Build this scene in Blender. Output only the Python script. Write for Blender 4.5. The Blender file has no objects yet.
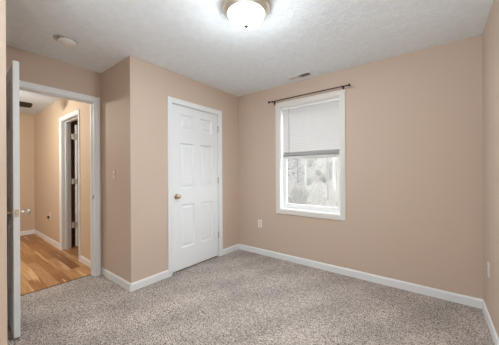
import bpy, bmesh, math, random
from mathutils import Vector, Matrix
R = math.radians
random.seed(7)
sc = bpy.context.scene
C = sc.collection

# ------------------------------------------------------------------ camera, sky, exposure
H = 2.44
cam_d = bpy.data.cameras.new('camera')
cam_d.sensor_width = 36.0
cam_d.lens = 36.0 * 239.9 / 499.0
cam_d.clip_start = 0.02
cam = bpy.data.objects.new('camera', cam_d)
C.objects.link(cam)
yaw, roll = 0.6547, -0.0057
fw = Vector((-math.sin(yaw), math.cos(yaw), 0.0005)).normalized()
rt = Vector((math.cos(yaw), math.sin(yaw), 0))
up = rt.cross(fw)
r2 = rt * math.cos(roll) + up * math.sin(roll)
u2 = -rt * math.sin(roll) + up * math.cos(roll)
mw = Matrix((r2, u2, -fw)).transposed().to_4x4()
mw.translation = Vector((0, 0, 1.2213))
cam.matrix_world = mw
sc.camera = cam

LAMP = 172.0        # emission of the bedroom ceiling light's glass
FAN_LAMP = 158.0    # emission of the hall fan's light bowl
SKY = 7.5

world = bpy.data.worlds.new('overcast_sky')
sc.world = world
world.use_nodes = True
bg = world.node_tree.nodes['Background']
bg.inputs['Color'].default_value = (0.93, 0.97, 1.0, 1)
bg.inputs['Strength'].default_value = SKY

# added fill light behind the camera, aimed up to brighten the ceiling
fl_d = bpy.data.lights.new('added_fill_light', 'AREA')
fl_d.shape = 'RECTANGLE'
fl_d.size, fl_d.size_y = 0.9, 0.7
fl_d.energy = 37.0
fl_d.spread = R(148)

fl_d.color = (0.88, 0.99, 1.06)
fl = bpy.data.objects.new('added_fill_light', fl_d)
C.objects.link(fl)
fl.location = (-0.40, -0.50, 0.45)
fl.rotation_euler = Vector((0.30, -0.05, 1.0)).to_track_quat('-Z', 'Y').to_euler()

sc.view_settings.view_transform = 'Standard'
sc.view_settings.look = 'None'
sc.view_settings.gamma = 1.0
sc.view_settings.use_curve_mapping = False
sc.view_settings.exposure = 0.25
sc.cycles.max_bounces = 14
sc.cycles.sample_clamp_direct = 8.0
sc.cycles.diffuse_bounces = 10
sc.cycles.transparent_max_bounces = 16


# ------------------------------------------------------------------ materials
def mat(name, col, rough=0.6, metal=0.0, spec=0.5):
    m = bpy.data.materials.new(name)
    m.use_nodes = True
    b = m.node_tree.nodes['Principled BSDF']
    b.inputs['Base Color'].default_value = (*col, 1)
    b.inputs['Roughness'].default_value = rough
    b.inputs['Metallic'].default_value = metal
    b.inputs['Specular IOR Level'].default_value = spec
    return m


def nd(m, t, **kw):
    n = m.node_tree.nodes.new(t)
    for k, v in kw.items():
        if hasattr(n, k):
            setattr(n, k, v)
        else:
            n.inputs[k].default_value = v
    return n


def lk(m, a, ao, b, bi):
    m.node_tree.links.new(a.outputs[ao], b.inputs[bi])


def bump(m, src, out, strength, dist):
    b = nd(m, 'ShaderNodeBump')
    b.inputs['Strength'].default_value = strength
    b.inputs['Distance'].default_value = dist
    lk(m, src, out, b, 'Height')
    lk(m, b, 'Normal', m.node_tree.nodes['Principled BSDF'], 'Normal')
    return b


def ramp(m, stops):
    r = nd(m, 'ShaderNodeValToRGB')
    e = r.color_ramp.elements
    while len(e) < len(stops):
        e.new(0.5)
    for i, (p, c) in enumerate(stops):
        e[i].position = p
        e[i].color = (*c, 1)
    return r


def wall_paint(name, col):
    m = mat(name, col, 0.62, spec=0.3)
    tc = nd(m, 'ShaderNodeTexCoord')
    n = nd(m, 'ShaderNodeTexNoise', Scale=220.0, Detail=3.0)
    lk(m, tc, 'Object', n, 'Vector')
    bump(m, n, 'Fac', 0.12, 0.002)
    return m


M = {}
M['wall'] = wall_paint('peach_wall_paint', (0.605, 0.493, 0.408))
M['hall_wall'] = wall_paint('hall_peach_paint', (0.64, 0.515, 0.39))

m = mat('textured_ceiling', (0.76, 0.765, 0.77), 0.9, spec=0.1)
tc = nd(m, 'ShaderNodeTexCoord')
n1 = nd(m, 'ShaderNodeTexNoise', Scale=26.0, Detail=5.0, Roughness=0.65)
n1.inputs['Distortion'].default_value = 1.4
lk(m, tc, 'Object', n1, 'Vector')
bump(m, n1, 'Fac', 0.45, 0.012)
n2 = nd(m, 'ShaderNodeTexNoise', Scale=14.0, Detail=6.0, Roughness=0.7)
lk(m, tc, 'Object', n2, 'Vector')
rp = ramp(m, [(0.3, (0.75, 0.80, 0.835)), (0.7, (0.83, 0.885, 0.925))])
lk(m, n2, 'Fac', rp, 'Fac')
lk(m, rp, 'Color', m.node_tree.nodes['Principled BSDF'], 'Base Color')
M['ceiling'] = m
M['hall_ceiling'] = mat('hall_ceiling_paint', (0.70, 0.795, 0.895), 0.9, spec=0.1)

# speckled frieze carpet
m = mat('speckled_carpet', (0.4, 0.34, 0.3), 0.95, spec=0.05)
tc = nd(m, 'ShaderNodeTexCoord')
dn = nd(m, 'ShaderNodeTexNoise', Scale=60.0, Detail=2.0)
lk(m, tc, 'Object', dn, 'Vector')
mxv = nd(m, 'ShaderNodeMix', data_type='RGBA')
mxv.inputs['Factor'].default_value = 0.02
lk(m, tc, 'Object', mxv, 6)
lk(m, dn, 'Color', mxv, 7)
vo = nd(m, 'ShaderNodeTexVoronoi', Scale=250.0)
lk(m, mxv, 2, vo, 'Vector')
sep = nd(m, 'ShaderNodeSeparateColor')
lk(m, vo, 'Color', sep, 'Color')
rp = ramp(m, [(0.0, (0.050, 0.036, 0.028)), (0.25, (0.220, 0.181, 0.158)), (0.5, (0.435, 0.383, 0.350)), (1.0, (0.76, 0.705, 0.665))])
lk(m, sep, 'Red', rp, 'Fac')
# vacuum tracks: broad faint bands where the pile lies the other way
mp = nd(m, 'ShaderNodeMapping')
mp.inputs['Rotation'].default_value = (0, 0, R(28))
lk(m, tc, 'Object', mp, 'Vector')
wv = nd(m, 'ShaderNodeTexWave', Scale=0.75, Distortion=2.5, Detail=2.0)
lk(m, mp, 'Vector', wv, 'Vector')
bn = nd(m, 'ShaderNodeTexNoise', Scale=2.2, Detail=3.0)
lk(m, tc, 'Object', bn, 'Vector')
ad = nd(m, 'ShaderNodeMath', operation='MULTIPLY_ADD')
lk(m, wv, 'Fac', ad, 0)
ad.inputs[1].default_value = 0.20
lk(m, bn, 'Fac', ad, 2)
mr = nd(m, 'ShaderNodeMapRange')
mr.inputs['From Min'].default_value = 0.3
mr.inputs['From Max'].default_value = 0.92
mr.inputs['To Min'].default_value = 0.80
mr.inputs['To Max'].default_value = 1.20
lk(m, ad, 0, mr, 'Value')
mu = nd(m, 'ShaderNodeMix', data_type='RGBA', blend_type='MULTIPLY')
mu.inputs['Factor'].default_value = 1.0
lk(m, rp, 'Color', mu, 6)
lk(m, mr, 'Result', mu, 7)
lk(m, mu, 2, m.node_tree.nodes['Principled BSDF'], 'Base Color')
hn = nd(m, 'ShaderNodeTexNoise', Scale=130.0, Detail=3.0)
lk(m, tc, 'Object', hn, 'Vector')
bump(m, hn, 'Fac', 0.7, 0.008)
M['carpet'] = m

# hall wood planks running along x
m = mat('hall_wood_planks', (0.5, 0.25, 0.1), 0.35, spec=0.4)
tc = nd(m, 'ShaderNodeTexCoord')
br = nd(m, 'ShaderNodeTexBrick', Scale=1.0)
br.inputs['Color1'].default_value = (0.0, 0.0, 0.0, 1)
br.inputs['Color2'].default_value = (1.0, 1.0, 1.0, 1)
br.inputs['Mortar'].default_value = (0.15, 0.15, 0.15, 1)
br.inputs['Brick Width'].default_value = 1.1
br.inputs['Row Height'].default_value = 0.105
br.inputs['Mortar Size'].default_value = 0.0012
br.offset = 0.37
lk(m, tc, 'Object', br, 'Vector')
rp = ramp(m, [(0.0, (0.20, 0.075, 0.025)), (0.35, (0.34, 0.15, 0.055)), (0.8, (0.42, 0.20, 0.075)), (1.0, (0.66, 0.40, 0.20))])
lk(m, br, 'Color', rp, 'Fac')
mp = nd(m, 'ShaderNodeMapping')
mp.inputs['Scale'].default_value = (1.2, 14.0, 1.0)
lk(m, tc, 'Object', mp, 'Vector')
gn = nd(m, 'ShaderNodeTexNoise', Scale=3.0, Detail=6.0, Roughness=0.6)
gn.inputs['Distortion'].default_value = 0.6
lk(m, mp, 'Vector', gn, 'Vector')
gr = ramp(m, [(0.3, (0.72, 0.68, 0.62)), (0.7, (1.12, 1.12, 1.12))])
lk(m, gn, 'Fac', gr, 'Fac')
mu = nd(m, 'ShaderNodeMix', data_type='RGBA', blend_type='MULTIPLY')
mu.inputs['Factor'].default_value = 1.0
lk(m, rp, 'Color', mu, 6)
lk(m, gr, 'Color', mu, 7)
mp = nd(m, 'ShaderNodeMapping')
mp.inputs['Scale'].default_value = (0.55, 11.0, 1.0)
lk(m, tc, 'Object', mp, 'Vector')
sn = nd(m, 'ShaderNodeTexNoise', Scale=1.7, Detail=1.0)
lk(m, mp, 'Vector', sn, 'Vector')
sr = ramp(m, [(0.62, (0, 0, 0)), (0.68, (0.75, 0.75, 0.75))])
lk(m, sn, 'Fac', sr, 'Fac')
sw_ = nd(m, 'ShaderNodeMix', data_type='RGBA')
lk(m, sr, 'Color', sw_, 'Factor')
lk(m, mu, 2, sw_, 6)
sw_.inputs[7].default_value = (0.78, 0.52, 0.28, 1)
lk(m, sw_, 2, m.node_tree.nodes['Principled BSDF'], 'Base Color')
M['wood'] = m

M['trim'] = mat('white_trim_paint', (0.81, 0.845, 0.875), 0.4)
M['door'] = mat('white_door_paint', (0.81, 0.85, 0.88), 0.42)
M['vinyl'] = mat('white_vinyl', (0.85, 0.86, 0.87), 0.35)
M['plastic'] = mat('white_plastic', (0.80, 0.79, 0.76), 0.4)
M['almond'] = mat('almond_plastic', (0.74, 0.66, 0.58), 0.45)
M['nickel'] = mat('satin_nickel', (0.70, 0.64, 0.54), 0.32, 1.0)
M['brass'] = mat('aged_brass', (0.56, 0.47, 0.33), 0.2, 1.0)
M['steel'] = mat('dull_steel', (0.55, 0.53, 0.5), 0.4, 1.0)
M['bronze'] = mat('dark_bronze', (0.045, 0.032, 0.026), 0.4, 0.6)
M['dark'] = mat('dark_void', (0.012, 0.012, 0.012), 0.8)
M['black'] = mat('black_plastic', (0.01, 0.01, 0.01), 0.5)
M['blade'] = mat('dark_walnut_blade', (0.012, 0.006, 0.004), 0.5)
M['vent'] = mat('white_vent_metal', (0.78, 0.78, 0.77), 0.4)
M['chrome_finial'] = mat('grey_metal_finial', (0.16, 0.155, 0.15), 0.4, 1.0)
M['pan'] = mat('brushed_nickel_pan', (0.80, 0.76, 0.69), 0.42, 1.0)

m = mat('carpet_edge_strip', (0.12, 0.07, 0.035), 0.5)
M['strip'] = m


def emissive(name, col, strength):
    m = mat(name, (0.9, 0.9, 0.88), 0.3)
    b = m.node_tree.nodes['Principled BSDF']
    b.inputs['Emission Color'].default_value = (*col, 1)
    b.inputs['Emission Strength'].default_value = strength
    return m


M['lamp_glass'] = emissive('lit_frosted_glass', (0.90, 0.98, 1.03), LAMP)
# glow gradient put into the glass: rim dimmed to avoid a ceiling hot spot
m = M['lamp_glass']
tc = nd(m, 'ShaderNodeTexCoord')
sx = nd(m, 'ShaderNodeSeparateXYZ')
lk(m, tc, 'Object', sx, 'Vector')
mr = nd(m, 'ShaderNodeMapRange')
mr.inputs['From Min'].default_value = -0.065
mr.inputs['From Max'].default_value = -0.142
mr.inputs['To Min'].default_value = 18.0
mr.inputs['To Max'].default_value = LAMP
lk(m, sx, 'Z', mr, 'Value')
lk(m, mr, 'Result', m.node_tree.nodes['Principled BSDF'], 'Emission Strength')
M['fan_glass'] = emissive('lit_warm_glass', (1.0, 0.95, 0.84), FAN_LAMP)

m = bpy.data.materials.new('window_pane_glass')
m.use_nodes = True
m.node_tree.nodes.remove(m.node_tree.nodes['Principled BSDF'])
o = m.node_tree.nodes['Material Output']
tr = nd(m, 'ShaderNodeBsdfTransparent')
tr.inputs['Color'].default_value = (0.95, 0.96, 0.96, 1)
gl = nd(m, 'ShaderNodeBsdfGlossy')
gl.inputs['Roughness'].default_value = 0.02
mx = nd(m, 'ShaderNodeMixShader')
mx.inputs[0].default_value = 0.05
lk(m, tr, 0, mx, 1)
lk(m, gl, 0, mx, 2)
lk(m, mx, 0, o, 'Surface')
M['glass'] = m

m = bpy.data.materials.new('fine_screen_mesh')
m.use_nodes = True
m.node_tree.nodes.remove(m.node_tree.nodes['Principled BSDF'])
o = m.node_tree.nodes['Material Output']
tr = nd(m, 'ShaderNodeBsdfTransparent')
df = nd(m, 'ShaderNodeBsdfTranslucent')
df.inputs['Color'].default_value = (0.75, 0.75, 0.76, 1)
mx = nd(m, 'ShaderNodeMixShader')
mx.inputs[0].default_value = 0.08
lk(m, tr, 0, mx, 1)
lk(m, df, 0, mx, 2)
lk(m, mx, 0, o, 'Surface')
M['screen'] = m

m = bpy.data.materials.new('white_blind_slat')
m.use_nodes = True
m.node_tree.nodes.remove(m.node_tree.nodes['Principled BSDF'])
o = m.node_tree.nodes['Material Output']
df = nd(m, 'ShaderNodeBsdfDiffuse')
df.inputs['Color'].default_value = (0.80, 0.80, 0.80, 1)
tl = nd(m, 'ShaderNodeBsdfTranslucent')
tl.inputs['Color'].default_value = (0.85, 0.86, 0.86, 1)
mx = nd(m, 'ShaderNodeMixShader')
mx.inputs[0].default_value = 0.11
lk(m, df, 0, mx, 1)
lk(m, tl, 0, mx, 2)
lk(m, mx, 0, o, 'Surface')
M['slat'] = m

m = mat('leaf_litter_ground', (0.35, 0.25, 0.18), 0.95)
tc = nd(m, 'ShaderNodeTexCoord')
n1 = nd(m, 'ShaderNodeTexNoise', Scale=2.6, Detail=9.0, Roughness=0.7)
lk(m, tc, 'Object', n1, 'Vector')
rp = ramp(m, [(0.3, (0.030, 0.022, 0.017)), (0.5, (0.072, 0.057, 0.046)), (0.7, (0.13, 0.112, 0.095))])
lk(m, n1, 'Fac', rp, 'Fac')
lk(m, rp, 'Color', m.node_tree.nodes['Principled BSDF'], 'Base Color')
M['litter'] = m
M['bark'] = mat('grey_bark', (0.075, 0.07, 0.062), 0.9)
M['pale_bark'] = mat('pale_bark', (0.17, 0.165, 0.155), 0.9)
M['needle'] = mat('evergreen_needles', (0.03, 0.045, 0.03), 0.8)
M['brush'] = mat('dry_brush', (0.09, 0.08, 0.055), 0.9)


# ------------------------------------------------------------------ mesh helpers
def tagp(o, label=None, cat=None, group=None, kind=None):
    if label: o['label'] = label
    if cat: o['category'] = cat
    if group: o['group'] = group
    if kind: o['kind'] = kind
    return o


def empty(name, loc, rz=0.0, **kw):
    o = bpy.data.objects.new(name, None)
    o.empty_display_size = 0.1
    C.objects.link(o)
    o.location = loc
    o.rotation_euler = (0, 0, rz)
    return tagp(o, **kw)


def obj(name, bm, material, parent=None, smooth=False, bevel=0.0, **kw):
    bmesh.ops.recalc_face_normals(bm, faces=bm.faces[:])
    me = bpy.data.meshes.new(name)
    if smooth:
        for f in bm.faces:
            f.smooth = True
    bm.to_mesh(me)
    bm.free()
    o = bpy.data.objects.new(name, me)
    C.objects.link(o)
    ms = material if isinstance(material, (list, tuple)) else [material]
    for mm in ms:
        me.materials.append(mm)
    if parent: o.parent = parent
    if bevel:
        b = o.modifiers.new('bevel', 'BEVEL')
        b.width = bevel
        b.segments = 2
        b.limit_method = 'ANGLE'
        b.angle_limit = R(40)
    if smooth:
        bpy.context.view_layer.objects.active = o
        try:
            me.set_sharp_from_angle(angle=R(38))
        except Exception:
            pass
    return tagp(o, **kw)


def box(bm, x0, x1, y0, y1, z0, z1, mi=0):
    v = [bm.verts.new((x, y, z)) for x in (x0, x1) for y in (y0, y1) for z in (z0, z1)]
    for q in ((0, 1, 3, 2), (4, 6, 7, 5), (0, 4, 5, 1), (2, 3, 7, 6), (0, 2, 6, 4), (1, 5, 7, 3)):
        f = bm.faces.new([v[i] for i in q])
        f.material_index = mi
    return v


def boxes(*bs):
    bm = bmesh.new()
    for b in bs:
        box(bm, *b)
    return bm


def lathe(bm, prof, origin=(0, 0, 0), axis='z', seg=32, mi=0):
    """profile [(r, h)] turned round an axis through origin; +h along the axis ('z','-z','x','-x','y','-y')."""
    ox, oy, oz = origin
    s = -1 if axis.startswith('-') else 1
    a = axis[-1]

    def P(r, h, t):
        c, d = r * math.cos(t), r * math.sin(t)
        h *= s
        if a == 'z': return (ox + c, oy + d, oz + h)
        if a == 'x': return (ox + h, oy + c, oz + d)
        return (ox + c, oy + h, oz + d)
    rings = []
    for r, h in prof:
        if r < 1e-6:
            rings.append([bm.verts.new(P(0, h, 0))])
        else:
            rings.append([bm.verts.new(P(r, h, 2 * math.pi * i / seg)) for i in range(seg)])
    for A, B in zip(rings, rings[1:]):
        for i in range(seg):
            j = (i + 1) % seg
            if len(A) == 1 and len(B) == 1: continue
            if len(A) == 1: f = bm.faces.new((A[0], B[i], B[j]))
            elif len(B) == 1: f = bm.faces.new((A[i], A[j], B[0]))
            else: f = bm.faces.new((A[i], A[j], B[j], B[i]))
            f.material_index = mi
    return bm


def tube(bm, p0, p1, r0, r1=None, seg=10):
    r1 = r0 if r1 is None else r1
    p0, p1 = Vector(p0), Vector(p1)
    d = (p1 - p0).normalized()
    a = d.orthogonal().normalized()
    b = d.cross(a)
    A = [bm.verts.new(p0 + (a * math.cos(t) + b * math.sin(t)) * r0) for t in [2 * math.pi * i / seg for i in range(seg)]]
    B = [bm.verts.new(p1 + (a * math.cos(t) + b * math.sin(t)) * r1) for t in [2 * math.pi * i / seg for i in range(seg)]]
    for i in range(seg):
        j = (i + 1) % seg
        bm.faces.new((A[i], A[j], B[j], B[i]))
    bm.faces.new(A[::-1])
    bm.faces.new(B)
    return bm


def frame(bm, P, u0, u1, z0, z1, prof, closed=False):
    """mitred moulding round a rectangle. P(u, z, depth) -> world. prof [(outward offset, depth)].
    closed: four sides; else left, top, right standing on z0."""
    if closed:
        path = [(u0, z0, -1, -1), (u0, z1, -1, 1), (u1, z1, 1, 1), (u1, z0, 1, -1)]
    else:
        path = [(u0, z0, -1, 0), (u0, z1, -1, 1), (u1, z1, 1, 1), (u1, z0, 1, 0)]
    rings = [[bm.verts.new(P(u + du * o, z + dz * o, d)) for o, d in prof] for u, z, du, dz in path]
    n = len(path)
    for i in range(n if closed else n - 1):
        A, B = rings[i], rings[(i + 1) % n]
        for k in range(len(prof)):
            l = (k + 1) % len(prof)
            bm.faces.new((A[k], A[l], B[l], B[k]))
    if not closed:
        bm.faces.new(rings[0])
        bm.faces.new(rings[-1][::-1])
    return bm


CASING = [(0.0, 0.0), (0.0, 0.009), (0.006, 0.012), (0.022, 0.013), (0.034, 0.017), (0.053, 0.018), (0.058, 0.014), (0.058, 0.0)]
BASEP = [(0.0, 0.0), (0.012, 0.0), (0.012, 0.066), (0.009, 0.075), (0.005, 0.081), (0.0, 0.083)]


def baseboard(name, p0, p1, nrm, parent=None, z=0.0, m0=0, m1=0):
    """run from p0 to p1 on the wall face; nrm points into the room; m0/m1 = +1 outside mitre, -1 inside mitre, 0 square."""
    bm = bmesh.new()
    p0, p1, n = Vector((*p0, 0)), Vector((*p1, 0)), Vector((*nrm, 0))
    d = (p1 - p0).normalized()
    A = [bm.verts.new(p0 + n * o - d * (o * m0) + Vector((0, 0, z + h))) for o, h in BASEP]
    B = [bm.verts.new(p1 + n * o + d * (o * m1) + Vector((0, 0, z + h))) for o, h in BASEP]
    k = len(BASEP)
    for i in range(k):
        j = (i + 1) % k
        bm.faces.new((A[i], A[j], B[j], B[i]))
    bm.faces.new(A[::-1])
    bm.faces.new(B)
    return obj(name, bm, M['trim'], parent, kind='structure')


def panel_leaf(w, h, t, cols, rows):
    """six-panel door leaf; x 0..w, y 0..t, z 0..h, raised panels on both faces."""
    bm = bmesh.new()
    us = sorted({0.0, w, *[a for c in cols for a in c]})
    zs = sorted({0.0, h, *[a for c in rows for a in c]})
    F = {}
    for s, y in ((0, 0.0), (1, t)):
        for i, u in enumerate(us):
            for j, z in enumerate(zs):
                F[s, i, j] = bm.verts.new((u, y, z))
    panels = []
    nu, nz = len(us), len(zs)
    for s in (0, 1):
        for i in range(nu - 1):
            for j in range(nz - 1):
                q = [F[s, i, j], F[s, i + 1, j], F[s, i + 1, j + 1], F[s, i, j + 1]]
                f = bm.faces.new(q if s == 0 else q[::-1])
                if any(abs(us[i] - c[0]) < 1e-6 for c in cols) and any(abs(zs[j] - r[0]) < 1e-6 for r in rows):
                    panels.append(f)
    for i in range(nu - 1):
        for j in (0, nz - 1):
            bm.faces.new((F[0, i, j], F[0, i + 1, j], F[1, i + 1, j], F[1, i, j]))
    for j in range(nz - 1):
        for i in (0, nu - 1):
            bm.faces.new((F[0, i, j], F[0, i, j + 1], F[1, i, j + 1], F[1, i, j]))
    bmesh.ops.recalc_face_normals(bm, faces=bm.faces[:])
    for th, dp in ((0.006, -0.007), (0.008, -0.011), (0.009, 0.0), (0.022, 0.012)):
        bmesh.ops.inset_individual(bm, faces=panels, thickness=th, depth=dp, use_even_offset=True)
    return bm


KNOB = [(0.0, 0.0), (0.033, 0.0), (0.033, 0.004), (0.028, 0.009), (0.014, 0.011), (0.011, 0.016), (0.011, 0.030),
        (0.016, 0.034), (0.024, 0.040), (0.0275, 0.049), (0.026, 0.058), (0.019, 0.065), (0.008, 0.068), (0.0, 0.0685)]


def hinge_bm(x, y, z, leaf_dx=0.0, leaf_dy=0.0, h=0.089):
    bm = bmesh.new()
    lathe(bm, [(0, -h / 2 - .004), (.004, -h / 2 - .003), (.0065, -h / 2), (.0065, h / 2), (.004, h / 2 + .003), (0, h / 2 + .004)], (x, y, z), 'z', 12)
    return bm


def struct(name, bm, material, label=None, cat=None, **kw):
    return obj(name, bm, material, kind='structure', label=label, cat=cat, **kw)


# ------------------------------------------------------------------ room shell
XC, YB, XR, YR, XD = -2.488, 2.948, 0.3455, 1.219, -3.201
T = 0.115
XDO = XD - T                      # hall side of the doorway wall
YF = -1.0                         # wall behind the camera
WX0, WX1, WZ0, WZ1 = -1.722, -0.884, 0.702, 2.142     # window opening
CY0, CY1, CZ = 1.700, 2.518, 2.083                    # closet rough opening
DY0, DY1, DZ = 0.351, 1.154, 2.088                    # bedroom doorway rough opening
YH = 1.225                                            # hall right wall face
HX0, HX1 = -4.770, -3.975                             # hall door rough opening
XH = -6.53                                            # hall back wall
YHL = -1.25
WFZ = -0.008                                          # hall wood floor level

struct('floor', boxes((-3.285, XR + T, YF - T, YB + 0.13, -0.12, 0.0)), M['carpet'], 'beige and brown speckled bedroom carpet', 'floor')
struct('floor_hall', boxes((XH - T, -3.285, YHL - T, 4.75, -0.12, WFZ)), M['wood'], 'warm brown wood plank floor beyond the open doorway', 'floor')
struct('trim_threshold', boxes((-3.297, -3.279, DY0, DY1, -0.02, 0.003)), M['strip'], 'thin dark strip where carpet meets the hall wood', 'threshold')
struct('ceiling', boxes((XDO + 0.05, XR + T, YF - T, YB + 0.13, H, H + 0.1)), M['ceiling'], 'white textured bedroom ceiling', 'ceiling')
struct('ceiling_hall', boxes((XH - T, XDO + 0.05, YHL - T, 4.75, H, H + 0.1)), M['hall_ceiling'], 'smooth white ceiling of the hall', 'ceiling')

struct('wall_back', boxes(
    (XDO, WX0, YB, YB + 0.13, 0, H), (WX1, XR + T, YB, YB + 0.13, 0, H),
    (WX0, WX1, YB, YB + 0.13, 0, WZ0), (WX0, WX1, YB, YB + 0.13, WZ1, H)), M['wall'], 'peach wall holding the window', 'wall')
struct('wall_closet', boxes(
    (XC - T, XC, YR, CY0, 0, H), (XC - T, XC, CY1, YB, 0, H), (XC - T, XC, CY0, CY1, CZ, H)), M['wall'], 'peach wall around the closed white door', 'wall')
struct('wall_recess', boxes((XD, XC - T, YR, YR + T, 0, H)), M['wall'], 'short peach wall between the doorway and the outer corner', 'wall')
struct('wall_left', boxes(
    (XDO, XD, YF, DY0, 0, H), (XDO, XD, DY1, YB, 0, H), (XDO, XD, DY0, DY1, DZ, H)), M['wall'], 'peach wall around the open doorway', 'wall')
struct('wall_right', boxes((XR, XR + T, YF, YB, 0, H)), M['wall'], 'peach wall at the right edge', 'wall')
struct('wall_front', boxes((XD, -1.600, 0.2 - T, 0.2, 0, H)), M['wall'], 'peach wall end at the left edge beside the open door', 'wall')
struct('wall_behind', boxes((XDO, XR + T, YF - T, YF, 0, H)), M['wall'], 'peach wall behind the viewer', 'wall')

struct('wall_hall_right', boxes(
    (XH - T, HX0, YH, YH + T, WFZ, H), (HX1, XDO, YH, YH + T, WFZ, H), (HX0, HX1, YH, YH + T, 2.083, H)), M['hall_wall'], 'warm peach hall wall with the narrow white door frame', 'wall')
struct('wall_hall_back', boxes((XH - T, XH, YHL, YH, WFZ, H)), M['hall_wall'], 'warm peach wall at the far end of the hall', 'wall')
struct('wall_hall_left', boxes((XH - T, XDO, YHL - T, YHL, WFZ, H)), M['hall_wall'], 'hall wall out of view', 'wall')
struct('wall_dim_room', boxes(
    (XH - T, XH, YH + T, 4.65, WFZ, H), (XH - T, XDO, 4.65, 4.75, WFZ, H), (XDO, XDO + 0.05, YB + 0.13, 4.75, WFZ, H)), M['hall_wall'], 'wall of the dim room behind the hall door', 'wall')

# baseboards
baseboard('baseboard_back', (XC, YB), (XR, YB), (0, -1), m0=-1, m1=-1)
baseboard('baseboard_right', (XR, YF), (XR, YB), (-1, 0), m1=-1)
baseboard('baseboard_closet_left', (XC, YR), (XC, 1.660), (1, 0), m0=1)
baseboard('baseboard_closet_right', (XC, 2.562), (XC, YB), (1, 0), m1=-1)
baseboard('baseboard_recess', (XC, YR), (XD, YR), (0, -1), m0=1)
baseboard('baseboard_front', (XD + 0.02, 0.2), (-1.600, 0.2), (0, 1), m1=1)
baseboard('baseboard_front_end', (-1.600, 0.2), (-1.600, 0.2 - T), (1, 0), m0=1, m1=1)
baseboard('baseboard_hall_back', (XH, YHL), (XH, YH), (1, 0), z=WFZ, m1=-1)
baseboard('baseboard_hall_left', (XH, YH), (-4.815, YH), (0, -1), z=WFZ, m0=-1)
baseboard('baseboard_hall_right', (-3.930, YH), (XDO, YH), (0, -1), z=WFZ)

# ------------------------------------------------------------------ door frames (casing, jambs, stops)
def door_trim(name, plane, far, lo, hi, top, axis, s, label, z0=0.0, back=True, stop_at=0.045):
    """axis 'y': opening in a wall x=plane (u is y); axis 'x': wall y=plane (u is x). s = direction out of the wall face."""
    bm = bmesh.new()
    j = 0.019
    if axis == 'y':
        P = lambda u, z, d: (plane + s * d, u, z)
        Q = lambda u, z, d: (far - s * d, u, z)
        B = lambda u0, u1, d0, d1, za, zb: box(bm, min(plane - s * d0, plane - s * d1), max(plane - s * d0, plane - s * d1), u0, u1, za, zb)
    else:
        P = lambda u, z, d: (u, plane + s * d, z)
        Q = lambda u, z, d: (u, far - s * d, z)
        B = lambda u0, u1, d0, d1, za, zb: box(bm, u0, u1, min(plane - s * d0, plane - s * d1), max(plane - s * d0, plane - s * d1), za, zb)
    a, b = lo + j, hi - j
    frame(bm, P, a - 0.006, b + 0.006, z0, top - j + 0.006, CASING)
    if back:
        frame(bm, Q, a - 0.006, b + 0.006, z0, top - j + 0.006, CASING)
    th = abs(far - plane)
    B(lo, a, 0, th, z0, top)
    B(b, hi, 0, th, z0, top)
    B(a, b, 0, th, top - j, top)
    B(a, a + 0.011, stop_at, stop_at + 0.03, z0, top - j)
    B(b - 0.011, b, stop_at, stop_at + 0.03, z0, top - j)
    B(a + 0.011, b - 0.011, stop_at, stop_at + 0.03, top - j - 0.011, top - j)
    return obj(name, bm, M['trim'], kind='structure', label=label, cat='door frame')


door_trim('trim_1', XC, XC - T, CY0, CY1, CZ, 'y', 1, 'white casing around the closed six-panel door')
bt = door_trim('trim_2', XD, XDO, DY0, DY1, DZ, 'y', 1, 'white casing around the open doorway to the hall')
bm = boxes((XD - 0.036, XD - 0.004, DY1 - 0.0205, DY1 - 0.0188, 0.912, 0.972))
sp = obj('strike_plate', bm, M['steel'], bt)
sp['label'] = 'small dull metal strike plate on the door jamb'
bm = boxes((XD - 0.027, XD - 0.012, DY1 - 0.0212, DY1 - 0.0204, 0.928, 0.956))
obj('latch_hole', bm, M['dark'], sp)
ht = door_trim('trim_3', YH, YH + T, HX0, HX1, 2.083, 'x', -1, 'white casing around the hall door beyond the doorway', z0=WFZ, back=True, stop_at=0.05)

# ------------------------------------------------------------------ doors
ROWS = [(0.262, 0.806), (1.008, 1.577), (1.752, 1.938)]
W1 = 0.769
COLS = [(0.122, 0.340), (0.444, 0.662)]

# closed closet door (faces +x)
d1 = empty('door_1', (XC - 0.010, 1.7245, 0.020), R(90), label='closed white six-panel door with round brass knob', cat='door', kind='structure')
lf = obj('leaf', panel_leaf(W1, 2.038, 0.035, COLS, ROWS), M['door'], d1, bevel=0.0015)
kb = obj('knob', lathe(bmesh.new(), KNOB, (0.056, 0.0, 0.915), '-y', 32), M['brass'], d1, smooth=True)
kb['label'] = 'round aged brass knob'
for z in (1.835, 1.09, 0.30):
    bm = hinge_bm(W1 + 0.0045, -0.012, z)
    box(bm, W1 - 0.004, W1 + 0.012, -0.0012, 0.004, z - 0.0445, z + 0.0445)
    obj('hinge', bm, M['steel'], d1)

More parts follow.
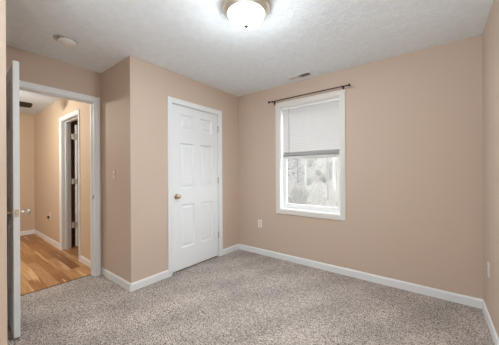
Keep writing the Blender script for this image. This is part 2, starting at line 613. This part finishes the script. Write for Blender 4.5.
# bedroom door swung open against the left
W2 = 0.757
d2 = empty('door_2', (XD + 0.004, 0.372, 0.018), R(-2.5), label='open white six-panel door seen edge-on at the left', cat='door', kind='structure')
bm = panel_leaf(W2, 2.036, 0.035, [(0.118, 0.332), (0.425, 0.639)], ROWS)
bmesh.ops.translate(bm, verts=bm.verts[:], vec=(0.004, 0, 0))
obj('leaf', bm, M['door'], d2, bevel=0.0015)
kx, kz = W2 + 0.004 - 0.060, 0.914
obj('knob', lathe(bmesh.new(), KNOB, (kx, 0.0, kz), '-y', 32), M['brass'], d2, smooth=True)
obj('knob', lathe(bmesh.new(), KNOB, (kx, 0.035, kz), 'y', 32), M['nickel'], d2, smooth=True)
lp = obj('latch_plate', boxes((W2 + 0.0036, W2 + 0.0056, 0.005, 0.030, kz - 0.028, kz + 0.028)), M['nickel'], d2)
obj('latch_bolt', boxes((W2 + 0.0055, W2 + 0.015, 0.010, 0.025, kz - 0.009, kz + 0.009)), M['nickel'], lp, bevel=0.003)
for z in (1.83, 1.05, 0.20):
    bm = hinge_bm(0.0, -0.003, z)
    box(bm, 0.0005, 0.0042, 0.0, 0.032, z - 0.0445, z + 0.0445)
    obj('hinge', bm, M['nickel'], d2)

# hall door, swung far into the dim room behind
d3 = empty('door_3', (HX0 + 0.026, YH + T + 0.028, 0.005), R(24), label='white hall door standing ajar inside its frame', cat='door', kind='structure')
# local +x runs into the dim room after a 180-degree swing less 24
d3.rotation_euler = (0, 0, R(180 - 22))
bm = panel_leaf(0.745, 2.03, 0.035, [(0.115, 0.325), (0.42, 0.63)], ROWS)
bmesh.ops.translate(bm, verts=bm.verts[:], vec=(0.012, -0.066, 0))
obj('leaf', bm, M['door'], d3, bevel=0.0015)
for z in (1.83, 1.09, 0.36):
    bm = hinge_bm(0.0, -0.015, z)
    box(bm, 0.0045, 0.0125, -0.064, -0.012, z - 0.0445, z + 0.0445)
    box(bm, 0.0, 0.004, -0.012, 0.018, z - 0.0445, z + 0.0445)
    obj('hinge', bm, M['steel'], d3)

# ------------------------------------------------------------------ window
w1 = empty('window_1', ((WX0 + WX1) / 2, YB, WZ0), label='white double-hung window with bare trees outside', cat='window', kind='structure')


def wpart(name, bm, mm, parent=None, **kw):
    par = parent or w1
    bmesh.ops.translate(bm, verts=bm.verts[:], vec=-Vector(w1.location))
    return obj(name, bm, mm, par, **kw)


bm = bmesh.new()
frame(bm, lambda u, z, d: (u, YB - d, z), WX0 + 0.004, WX1 - 0.004, WZ0 + 0.004, WZ1 - 0.004,
      [(0, 0), (0, 0.012), (0.005, 0.015), (0.058, 0.017), (0.064, 0.014), (0.064, 0)], closed=True)
wpart('casing', bm, mat('off_white_casing_paint', (0.745, 0.73, 0.695), 0.45))
bm = bmesh.new()
frame(bm, lambda u, z, d: (u, YB + d, z), WX0, WX1, WZ0, WZ1, [(0, -0.002), (-0.013, -0.002), (-0.013, 0.075), (0, 0.075)], closed=True)
wpart('jamb_lining', bm, M['vinyl'])
bm = bmesh.new()
frame(bm, lambda u, z, d: (u, YB + d, z), WX0, WX1, WZ0, WZ1, [(0, 0.075), (-0.036, 0.075), (-0.036, 0.128), (0, 0.128)], closed=True)
wpart('frame', bm, M['vinyl'])
FX0, FX1, FZ0, FZ1 = WX0 + 0.036, WX1 - 0.036, WZ0 + 0.036, WZ1 - 0.036
ZM = 1.425


def sash(name, z0, z1, y0, y1, st, rb, rtop):
    s = wpart(name, boxes((FX0, FX0 + st, y0, y1, z0, z1), (FX1 - st, FX1, y0, y1, z0, z1),
                          (FX0 + st, FX1 - st, y0, y1, z0, z0 + rb), (FX0 + st, FX1 - st, y0, y1, z1 - rtop, z1)), M['vinyl'], bevel=0.003)
    ym = (y0 + y1) / 2
    wpart('pane', boxes((FX0 + st, FX1 - st, ym - 0.002, ym + 0.002, z0 + rb, z1 - rtop)), M['glass'], s)
    return s


ls = sash('lower_sash', FZ0, ZM + 0.02, YB + 0.078, YB + 0.102, 0.030, 0.042, 0.034)
wpart('sash_lock', boxes((-1.33, -1.28, YB + 0.070, YB + 0.080, ZM + 0.004, ZM + 0.016)), M['vinyl'], ls, bevel=0.003)
sash('upper_sash', ZM - 0.014, FZ1, YB + 0.103, YB + 0.126, 0.030, 0.034, 0.034)
wpart('insect_screen', boxes((FX0 + 0.004, FX1 - 0.004, YB + 0.1285, YB + 0.1295, FZ0, ZM)), M['screen'])

# blind, half raised
bx0, bx1, by = WX0 + 0.030, WX1 - 0.018, YB + 0.040
wb = empty('window_blind', ((bx0 + bx1) / 2, by, 1.44), label='white horizontal slat blind raised to cover the upper half of the window', cat='blind')


def bpart(name, bm, mm, **kw):
    bmesh.ops.translate(bm, verts=bm.verts[:], vec=-Vector(wb.location))
    return obj(name, bm, mm, wb, **kw)


bpart('headrail', boxes((bx0, bx1, by - 0.014, by + 0.014, 2.096, 2.1285)), M['vinyl'], bevel=0.002)
bm = bmesh.new()
tilt = R(76)
nz = 29
for i in range(nz):
    zc = 2.083 - i * 0.0204
    pts = []
    for k in range(5):
        q = (k / 4 - 0.5) * 0.0255
        crown = 0.0045 * (1 - (2 * k / 4 - 1) ** 2)
        dy = q * math.cos(tilt) - crown * math.sin(tilt)
        dz = q * math.sin(tilt) + crown * math.cos(tilt)
        pts.append((by + dy, zc + dz))
    A = [bm.verts.new((bx0 + 0.004, y, z)) for y, z in pts]
    B = [bm.verts.new((bx1 - 0.004, y, z)) for y, z in pts]
    A2 = [bm.verts.new((bx0 + 0.004, y, z - 0.0005)) for y, z in pts]
    B2 = [bm.verts.new((bx1 - 0.004, y, z - 0.0005)) for y, z in pts]
    for k in range(4):
        bm.faces.new((A[k], A[k + 1], B[k + 1], B[k]))
        bm.faces.new((A2[k], A2[k + 1], B2[k + 1], B2[k]))
    bm.faces.new((A[0], B[0], B2[0], A2[0]))
    bm.faces.new((A[4], B[4], B2[4], A2[4]))
bpart('slats', bm, M['slat'])
bm = bmesh.new()
for i in range(13):
    z = 1.4615 + i * 0.0032
    box(bm, bx0 + 0.004, bx1 - 0.004, by - 0.0125, by + 0.0125, z, z + 0.0012)
bpart('stacked_slats', bm, M['slat'])
bpart('bottom_rail', boxes((bx0 + 0.003, bx1 - 0.003, by - 0.013, by + 0.013, 1.440, 1.4595)), mat('grey_bottom_rail', (0.30, 0.30, 0.29), 0.4), bevel=0.003)
bm = bmesh.new()
for x in (bx0 + 0.13, (bx0 + bx1) / 2, bx1 - 0.13):
    tube(bm, (x, by - 0.0135, 1.455), (x, by - 0.0135, 2.098), 0.0007, seg=6)
bpart('ladder_cords', bm, M['plastic'])
bm = bmesh.new()
tube(bm, (bx0 + 0.105, by - 0.020, 2.10), (bx0 + 0.105, by - 0.020, 1.50), 0.0035, seg=8)
lathe(bm, [(0, -0.03), (0.005, -0.028), (0.005, 0.0), (0, 0.002)], (bx0 + 0.105, by - 0.020, 1.50), 'z', 8)
bpart('tilt_wand', bm, mat('clear_grey_wand', (0.45, 0.46, 0.47), 0.2))

# curtain rod
RY, RZ = YB - 0.062, 2.222
cr = empty('curtain_rod', (-1.30, YB, RZ), label='thin dark bronze curtain rod mounted across the top of the window', cat='curtain rod')


def rpart(name, bm, mm, **kw):
    bmesh.ops.translate(bm, verts=bm.verts[:], vec=-Vector(cr.location))
    return obj(name, bm, mm, cr, **kw)


rx0, rx1 = -1.833, -0.790
rpart('rod', tube(bmesh.new(), (rx0, RY, RZ), (rx1, RY, RZ), 0.0068, seg=14), M['bronze'], smooth=True)
FIN = [(0, -0.002), (0.008, 0.0), (0.009, 0.006), (0.006, 0.010), (0.010, 0.014), (0.016, 0.022), (0.0165, 0.028), (0.012, 0.036), (0.0, 0.040)]
rpart('finial', lathe(bmesh.new(), FIN, (rx0, RY, RZ), '-x', 18), M['bronze'], smooth=True)
rpart('finial', lathe(bmesh.new(), FIN, (rx1, RY, RZ), 'x', 18), M['bronze'], smooth=True)
for x in (rx0 + 0.035, rx1 - 0.055):
    bm = boxes((x - 0.011, x + 0.011, YB - 0.004, YB, RZ - 0.038, RZ + 0.012))
    tube(bm, (x, YB - 0.003, RZ - 0.012), (x, RY, RZ - 0.012), 0.0045, seg=8)
    lathe(bm, [(0.0069, -0.006), (0.0098, -0.006), (0.0098, 0.006), (0.0069, 0.006)], (x, RY, RZ), 'x', 14)
    rpart('bracket', bm, M['bronze'])

# ------------------------------------------------------------------ ceiling fixtures
LX, LY = -1.085, 1.385
cl = empty('ceiling_light', (LX, LY, H), label='round flush ceiling light with glowing frosted glass bowl and metal pan', cat='ceiling light')
PAN = [(0.0, 0.0), (0.165, 0.0), (0.176, 0.006), (0.178, 0.014), (0.172, 0.020), (0.168, 0.024), (0.166, 0.034), (0.158, 0.044), (0.150, 0.050),
       (0.144, 0.058), (0.136, 0.061), (0.130, 0.056), (0.0, 0.050)]
obj('pan', lathe(bmesh.new(), PAN, (0, 0, 0), '-z', 64), M['pan'], cl, smooth=True)
BOWL = [(0.129, 0.050), (0.130, 0.062)] + [(0.130 * math.cos(a), 0.062 + 0.080 * math.sin(a)) for a in [R(d) for d in range(3, 90, 3)]] + [(0.0, 0.142)]
obj('glass_bowl', lathe(bmesh.new(), BOWL, (0, 0, 0), '-z', 64), M['lamp_glass'], cl, smooth=True)
obj('finial', lathe(bmesh.new(), [(0, 0.138), (0.018, 0.1405), (0.0195, 0.146), (0.014, 0.151), (0.010, 0.156), (0.005, 0.161), (0, 0.162)], (0, 0, 0), '-z', 20), M['chrome_finial'], cl, smooth=True)

sd = empty('smoke_detector', (-2.625, 0.722, H), label='round white smoke detector on the ceiling near the doorway', cat='smoke detector')
obj('mounting_plate', lathe(bmesh.new(), [(0, 0), (0.074, 0), (0.074, 0.006), (0.070, 0.008), (0, 0.008)], (-0.026, -0.020, 0), '-z', 40), mat('tan_backing_plate', (0.50, 0.44, 0.40), 0.6), sd, smooth=True)
obj('body', lathe(bmesh.new(), [(0, 0.007), (0.066, 0.007), (0.069, 0.012), (0.070, 0.026), (0.064, 0.036), (0.052, 0.042), (0.049, 0.037), (0.043, 0.037), (0.040, 0.043), (0.022, 0.046), (0.020, 0.042), (0, 0.042)], (0, 0, 0), '-z', 48), M['plastic'], sd, smooth=True)
bm = bmesh.new()
for i in range(28):
    a = 2 * math.pi * i / 28
    v = box(bm, 0.0670, 0.0712, -0.0045, 0.0045, -0.026, -0.015)
    bmesh.ops.rotate(bm, verts=v, cent=(0, 0, 0), matrix=Matrix.Rotation(a, 3, 'Z'))
obj('vent_slots', bm, mat('grey_slots', (0.16, 0.16, 0.155), 0.6), sd)
obj('test_button', lathe(bmesh.new(), [(0, 0.041), (0.012, 0.041), (0.012, 0.047), (0, 0.048)], (0, 0, 0), '-z', 18), M['vinyl'], sd)

# ceiling register: the louvres lean two ways from the middle
vx, vy, vl, vw = -1.338, 2.800, 0.300, 0.120
cv = empty('ceiling_vent', (vx, vy, H), label='small white louvred air vent in the ceiling above the window', cat='vent')
bm = bmesh.new()
fr = 0.014
for a in ((-vl / 2, vl / 2, -vw / 2, -vw / 2 + fr), (-vl / 2, vl / 2, vw / 2 - fr, vw / 2), (-vl / 2, -vl / 2 + fr, -vw / 2 + fr, vw / 2 - fr), (vl / 2 - fr, vl / 2, -vw / 2 + fr, vw / 2 - fr), (-0.004, 0.004, -vw / 2 + fr, vw / 2 - fr)):
    box(bm, *a, -0.006, 0.0)
obj('frame', bm, M['vent'], cv)
obj('duct_opening', boxes((-vl / 2 + fr, vl / 2 - fr, -vw / 2 + fr, vw / 2 - fr, -0.0012, -0.0004)), M['dark'], cv)
for side in (-1, 1):
    bm = bmesh.new()
    n = 10
    for i in range(n):
        x = side * (0.012 + (vl / 2 - fr - 0.016) * (i + 0.5) / n)
        v = box(bm, -0.0055, 0.0055, -vw / 2 + fr, vw / 2 - fr, -0.0005, 0.0005)
        bmesh.ops.rotate(bm, verts=v, cent=(0, 0, 0), matrix=Matrix.Rotation(R(38) * side, 3, 'Y'))
        bmesh.ops.translate(bm, verts=v, vec=(x, 0, -0.0062))
    obj('louvres', bm, M['vent'], cv)

# ------------------------------------------------------------------ outlets and switch
def plate_bm(w, h):
    bm = boxes((-w / 2, w / 2, -0.005, 0.0, -h / 2, h / 2))
    return bm


def outlet(loc, rz, pm, fm, label):
    """duplex outlet facing local -y."""
    o = empty('wall_outlet', loc, rz, label=label, cat='outlet')
    obj('cover_plate', plate_bm(0.070, 0.115), pm, o, bevel=0.003)
    for z in (0.0195, -0.0195):
        s = obj('socket', boxes((-0.0165, 0.0165, -0.0075, -0.0045, z - 0.014, z + 0.014)), fm, o, bevel=0.003)
        obj('slots', boxes((-0.008, -0.0055, -0.0079, -0.0074, z - 0.004, z + 0.005), (0.0055, 0.008, -0.0079, -0.0074, z - 0.005, z + 0.006),
                           (-0.002, 0.002, -0.0079, -0.0074, z - 0.0105, z - 0.007)), M['black'], s)
    obj('screw', lathe(bmesh.new(), [(0, 0.0045), (0.003, 0.0055), (0, 0.0062)], (0, 0, 0), '-y', 10), M['steel'], o)
    return o


outlet((-2.070, YB, 0.457), 0.0, M['plastic'], M['almond'], 'pale outlet on the window wall between closet corner and window')
outlet((XR, 2.671, 0.436), R(-90), M['plastic'], M['plastic'], 'white outlet on the right wall near its corner')
outlet((-5.410, YH, 0.475), 0.0, M['plastic'], M['almond'], 'hall outlet with a black plug, left of the hall door')
pg = empty('power_plug', (-5.432, YH - 0.008, 0.450), label='small black plug pushed into the hall outlet', cat='plug')
obj('plug_body', boxes((-0.019, 0.019, -0.032, 0.0, -0.018, 0.018)), M['black'], pg, bevel=0.004)
obj('strain_relief', tube(bmesh.new(), (0, -0.018, -0.022), (0, -0.018, -0.045), 0.005, 0.003), M['black'], pg)

sw = empty('light_switch', (-2.858, YR, 1.208), 0.0, label='tan double light switch on the short wall beside the doorway', cat='switch')
obj('cover_plate', plate_bm(0.070, 0.115), mat('tan_plate', (0.60, 0.47, 0.38), 0.5), sw, bevel=0.003)
for z in (0.026, -0.026):
    bm = boxes((-0.013, 0.013, -0.0095, -0.004, z - 0.019, z + 0.019))
    obj('rocker', bm, M['plastic'], sw, bevel=0.002)

# ------------------------------------------------------------------ hall fan (one blade tip shows past the open door)
FXc, FYc, FZb = -4.58, 0.175, 2.200
cf = empty('ceiling_fan', (FXc, FYc, H), label='dark brown ceiling fan in the hall, one blade showing past the door', cat='ceiling fan')
obj('canopy', lathe(bmesh.new(), [(0, 0), (0.065, 0), (0.062, 0.03), (0.04, 0.055), (0.02, 0.06), (0, 0.06)], (0, 0, 0), '-z', 28), M['bronze'], cf, smooth=True)
obj('downrod', tube(bmesh.new(), (0, 0, -0.05), (0, 0, -0.17), 0.012), M['bronze'], cf)
obj('motor_housing', lathe(bmesh.new(), [(0, 0.15), (0.05, 0.155), (0.10, 0.175), (0.115, 0.20), (0.115, 0.235), (0.09, 0.265), (0.06, 0.275), (0, 0.275)], (0, 0, 0), '-z', 32), M['bronze'], cf, smooth=True)
obj('light_bowl', lathe(bmesh.new(), [(0.0, 0.270), (0.075, 0.272), (0.10, 0.29), (0.105, 0.31)] + [(0.105 * math.cos(R(a)), 0.31 + 0.075 * math.sin(R(a))) for a in range(10, 90, 10)] + [(0, 0.385)], (0, 0, 0), '-z', 32), M['fan_glass'], cf, smooth=True)
for k in range(5):
    a = R(90 + 72 * k)
    bm = bmesh.new()
    outl = [(0.17, -0.054), (0.45, -0.072)] + [(0.625 + 0.035 * math.sin(R(t)), -0.039 - 0.035 * math.cos(R(t))) for t in range(0, 91, 15)] + [(0.625 + 0.035 * math.cos(R(t)), 0.039 + 0.035 * math.sin(R(t))) for t in range(0, 91, 15)] + [(0.45, 0.072), (0.17, 0.054)]
    top = [bm.verts.new((x, y, 0.003)) for x, y in outl]
    bot = [bm.verts.new((x, y, -0.003)) for x, y in outl]
    bm.faces.new(top)
    bm.faces.new(bot[::-1])
    for i in range(len(outl)):
        j = (i + 1) % len(outl)
        bm.faces.new((top[i], bot[i], bot[j], top[j]))
    b = obj('blade', bm, M['blade'], cf)
    b.rotation_mode = 'QUATERNION'
    b.rotation_quaternion = (Matrix.Rotation(a, 3, 'Z') @ Matrix.Rotation(R(-15), 3, 'X')).to_quaternion()
    b.location = (0, 0, FZb - H)
    bm = boxes((0.09, 0.24, -0.018, 0.018, -0.009, -0.003))
    obj('blade_iron', bm, M['bronze'], b)

# ------------------------------------------------------------------ outdoors seen through the window
bm = bmesh.new()
gx, gy = 46, 40
def gz(x, y):
    t = max(0.0, y - 3.08)
    return -0.75 + 0.05 * t + 0.0052 * t * t + 0.18 * math.sin(0.5 * x + 0.3 * y) * min(1, t / 6) + 0.10 * math.sin(1.3 * x - 0.8 * y) * min(1, t / 5)
G = [[bm.verts.new((-26 + 36 * i / gx, 3.09 + 34 * j / gy, gz(-26 + 36 * i / gx, 3.09 + 34 * j / gy))) for j in range(gy + 1)] for i in range(gx + 1)]
for i in range(gx):
    for j in range(gy):
        bm.faces.new((G[i][j], G[i + 1][j], G[i + 1][j + 1], G[i][j + 1]))
ground = obj('ground', bm, M['litter'], smooth=True, kind='structure', label='leaf-strewn ground outside the window', cat='ground')


def tree(x, y, h, r, mm, label, group=None):
    rnd = random.Random(int(x * 1000 + y * 77))
    z = gz(x, y)
    t = empty('bare_tree', (x, y, z), label=label, cat='tree', group=group)
    bm = bmesh.new()
    pts = [Vector((0, 0, -0.5))]
    n = 7
    for i in range(1, n + 1):
        pts.append(Vector((rnd.uniform(-.04, .04) * i * .6, rnd.uniform(-.04, .04) * i * .6, h * i / n)))
    for i in range(n):
        tube(bm, pts[i], pts[i + 1], r * (1 - 0.85 * i / n), r * (1 - 0.85 * (i + 1) / n), 8)
    obj('trunk', bm, mm, t)
    bm = bmesh.new()
    for i in range(22):
        f = rnd.uniform(0.2, 0.95)
        k = min(n - 1, int(f * n))
        p = pts[k].lerp(pts[k + 1], f * n - k)
        a = rnd.uniform(0, 6.28)
        L = h * rnd.uniform(0.035, 0.07) * (1.2 - f * .6)
        q = p + Vector((math.cos(a) * L, math.sin(a) * L, L * rnd.uniform(.3, 1.0)))
        rr = r * (1 - .8 * f) * .35
        tube(bm, p, q, rr, rr * .4, 5)
        for _ in range(3):
            s = p.lerp(q, rnd.uniform(.35, .95))
            b2 = rnd.uniform(0, 6.28)
            l2 = L * rnd.uniform(.3, .6)
            tube(bm, s, s + Vector((math.cos(b2) * l2, math.sin(b2) * l2, l2 * rnd.uniform(.2, 1))), rr * .5, rr * .15, 4)
    obj('branches', bm, mm, t)
    return t


def shrub(x, y, h, label, group):
    rnd = random.Random(int(x * 911 + y * 13))
    bm = bmesh.new()
    for i in range(90):
        a = rnd.uniform(0, 6.28)
        e = rnd.uniform(0.05, 1.5)
        l = h * rnd.uniform(.6, 1)
        q = Vector((math.cos(a) * math.cos(e) * l * .7, math.sin(a) * math.cos(e) * l * .7, math.sin(e) * l))
        tube(bm, (0, 0, -0.05), q * .6, .008, .006, 4)
        for _ in range(4):
            d = Vector((rnd.uniform(-.2, .2), rnd.uniform(-.2, .2), rnd.uniform(-.1, .15))) * h
            tube(bm, q * rnd.uniform(.45, .6), q * rnd.uniform(.75, .95) + d, .006, .003, 4)
    o = obj('dry_shrub', bm, M['brush'], label=label, cat='shrub', group=group)
    o.location = (x, y, gz(x, y))


# nothing grows into its neighbour: keep the spots apart
spots = [(-7.1, 14.5, 1.3)]
def free(x, y, r):
    for a, b, q in spots:
        if (a - x) ** 2 + (b - y) ** 2 < (r + q) ** 2: return False
    spots.append((x, y, r))
    return True


TL = 'slim bare tree in the hazy woods outside the window'
for k in range(1500):
    y = random.uniform(9, 34)
    x = y * math.tan(random.uniform(-0.66, -0.24))
    h = random.uniform(5, 9)
    if len(spots) < 62 and free(x, y, 0.105 * h):
        tree(x, y, h, random.uniform(.035, .10), M['bark'] if random.random() < .6 else M['pale_bark'], TL, 'bare trees outside the window')
ns = 0
for k in range(1500):
    y = random.uniform(8, 24)
    x = y * math.tan(random.uniform(-0.64, -0.25))
    h = random.uniform(.5, 1.2)
    if ns < 30 and free(x, y, 0.72 * h):
        ns += 1
        shrub(x, y, h, 'dry leafless shrub on the leaf-strewn ground outside the window', 'dry shrubs outside the window')
rnd = random.Random(11)
bm = bmesh.new()
for k in range(5200):
    y = 6.5 + 24 * rnd.random() ** 1.2
    x = y * math.tan(rnd.uniform(-0.7, -0.2))
    l = rnd.uniform(.10, .34) * (1 + y * .03)
    z = gz(x, y)
    d = Vector((rnd.uniform(-1, 1), rnd.uniform(-1, 1), rnd.uniform(.1, 1.2))).normalized() * l
    tube(bm, (x, y, z - .04), Vector((x, y, z)) + d, .004 + .0005 * y, .002, 3)
obj('undergrowth', bm, M['brush'], ground, kind='stuff')

# one evergreen among the bare trees
ex, ey = -7.1, 14.5
ev = empty('evergreen_tree', (ex, ey, gz(ex, ey)), label='dark evergreen tree among the bare trees outside the window', cat='tree')
obj('trunk', tube(bmesh.new(), (0, 0, -0.1), (0, 0, 4.2), 0.09, 0.01), M['bark'], ev)
rnd = random.Random(3)
bm = bmesh.new()
for i in range(260):
    f = rnd.uniform(0.08, 1)
    a = rnd.uniform(0, 6.28)
    L = 1.25 * (1.05 - f) * rnd.uniform(.7, 1.1)
    p = Vector((0, 0, 4.3 * f))
    q = p + Vector((math.cos(a) * L, math.sin(a) * L, -L * .25))
    for k in range(7):
        c = p.lerp(q, rnd.uniform(.15, 1))
        d = Vector((rnd.uniform(-1, 1), rnd.uniform(-1, 1), rnd.uniform(-.6, .4))) * .16
        e = Vector((-d.y, d.x, rnd.uniform(-.05, .05))) * .3
        v = [bm.verts.new(c + w) for w in (d, e, -d, -e)]
        bm.faces.new(v)
obj('foliage', bm, M['needle'], ev)
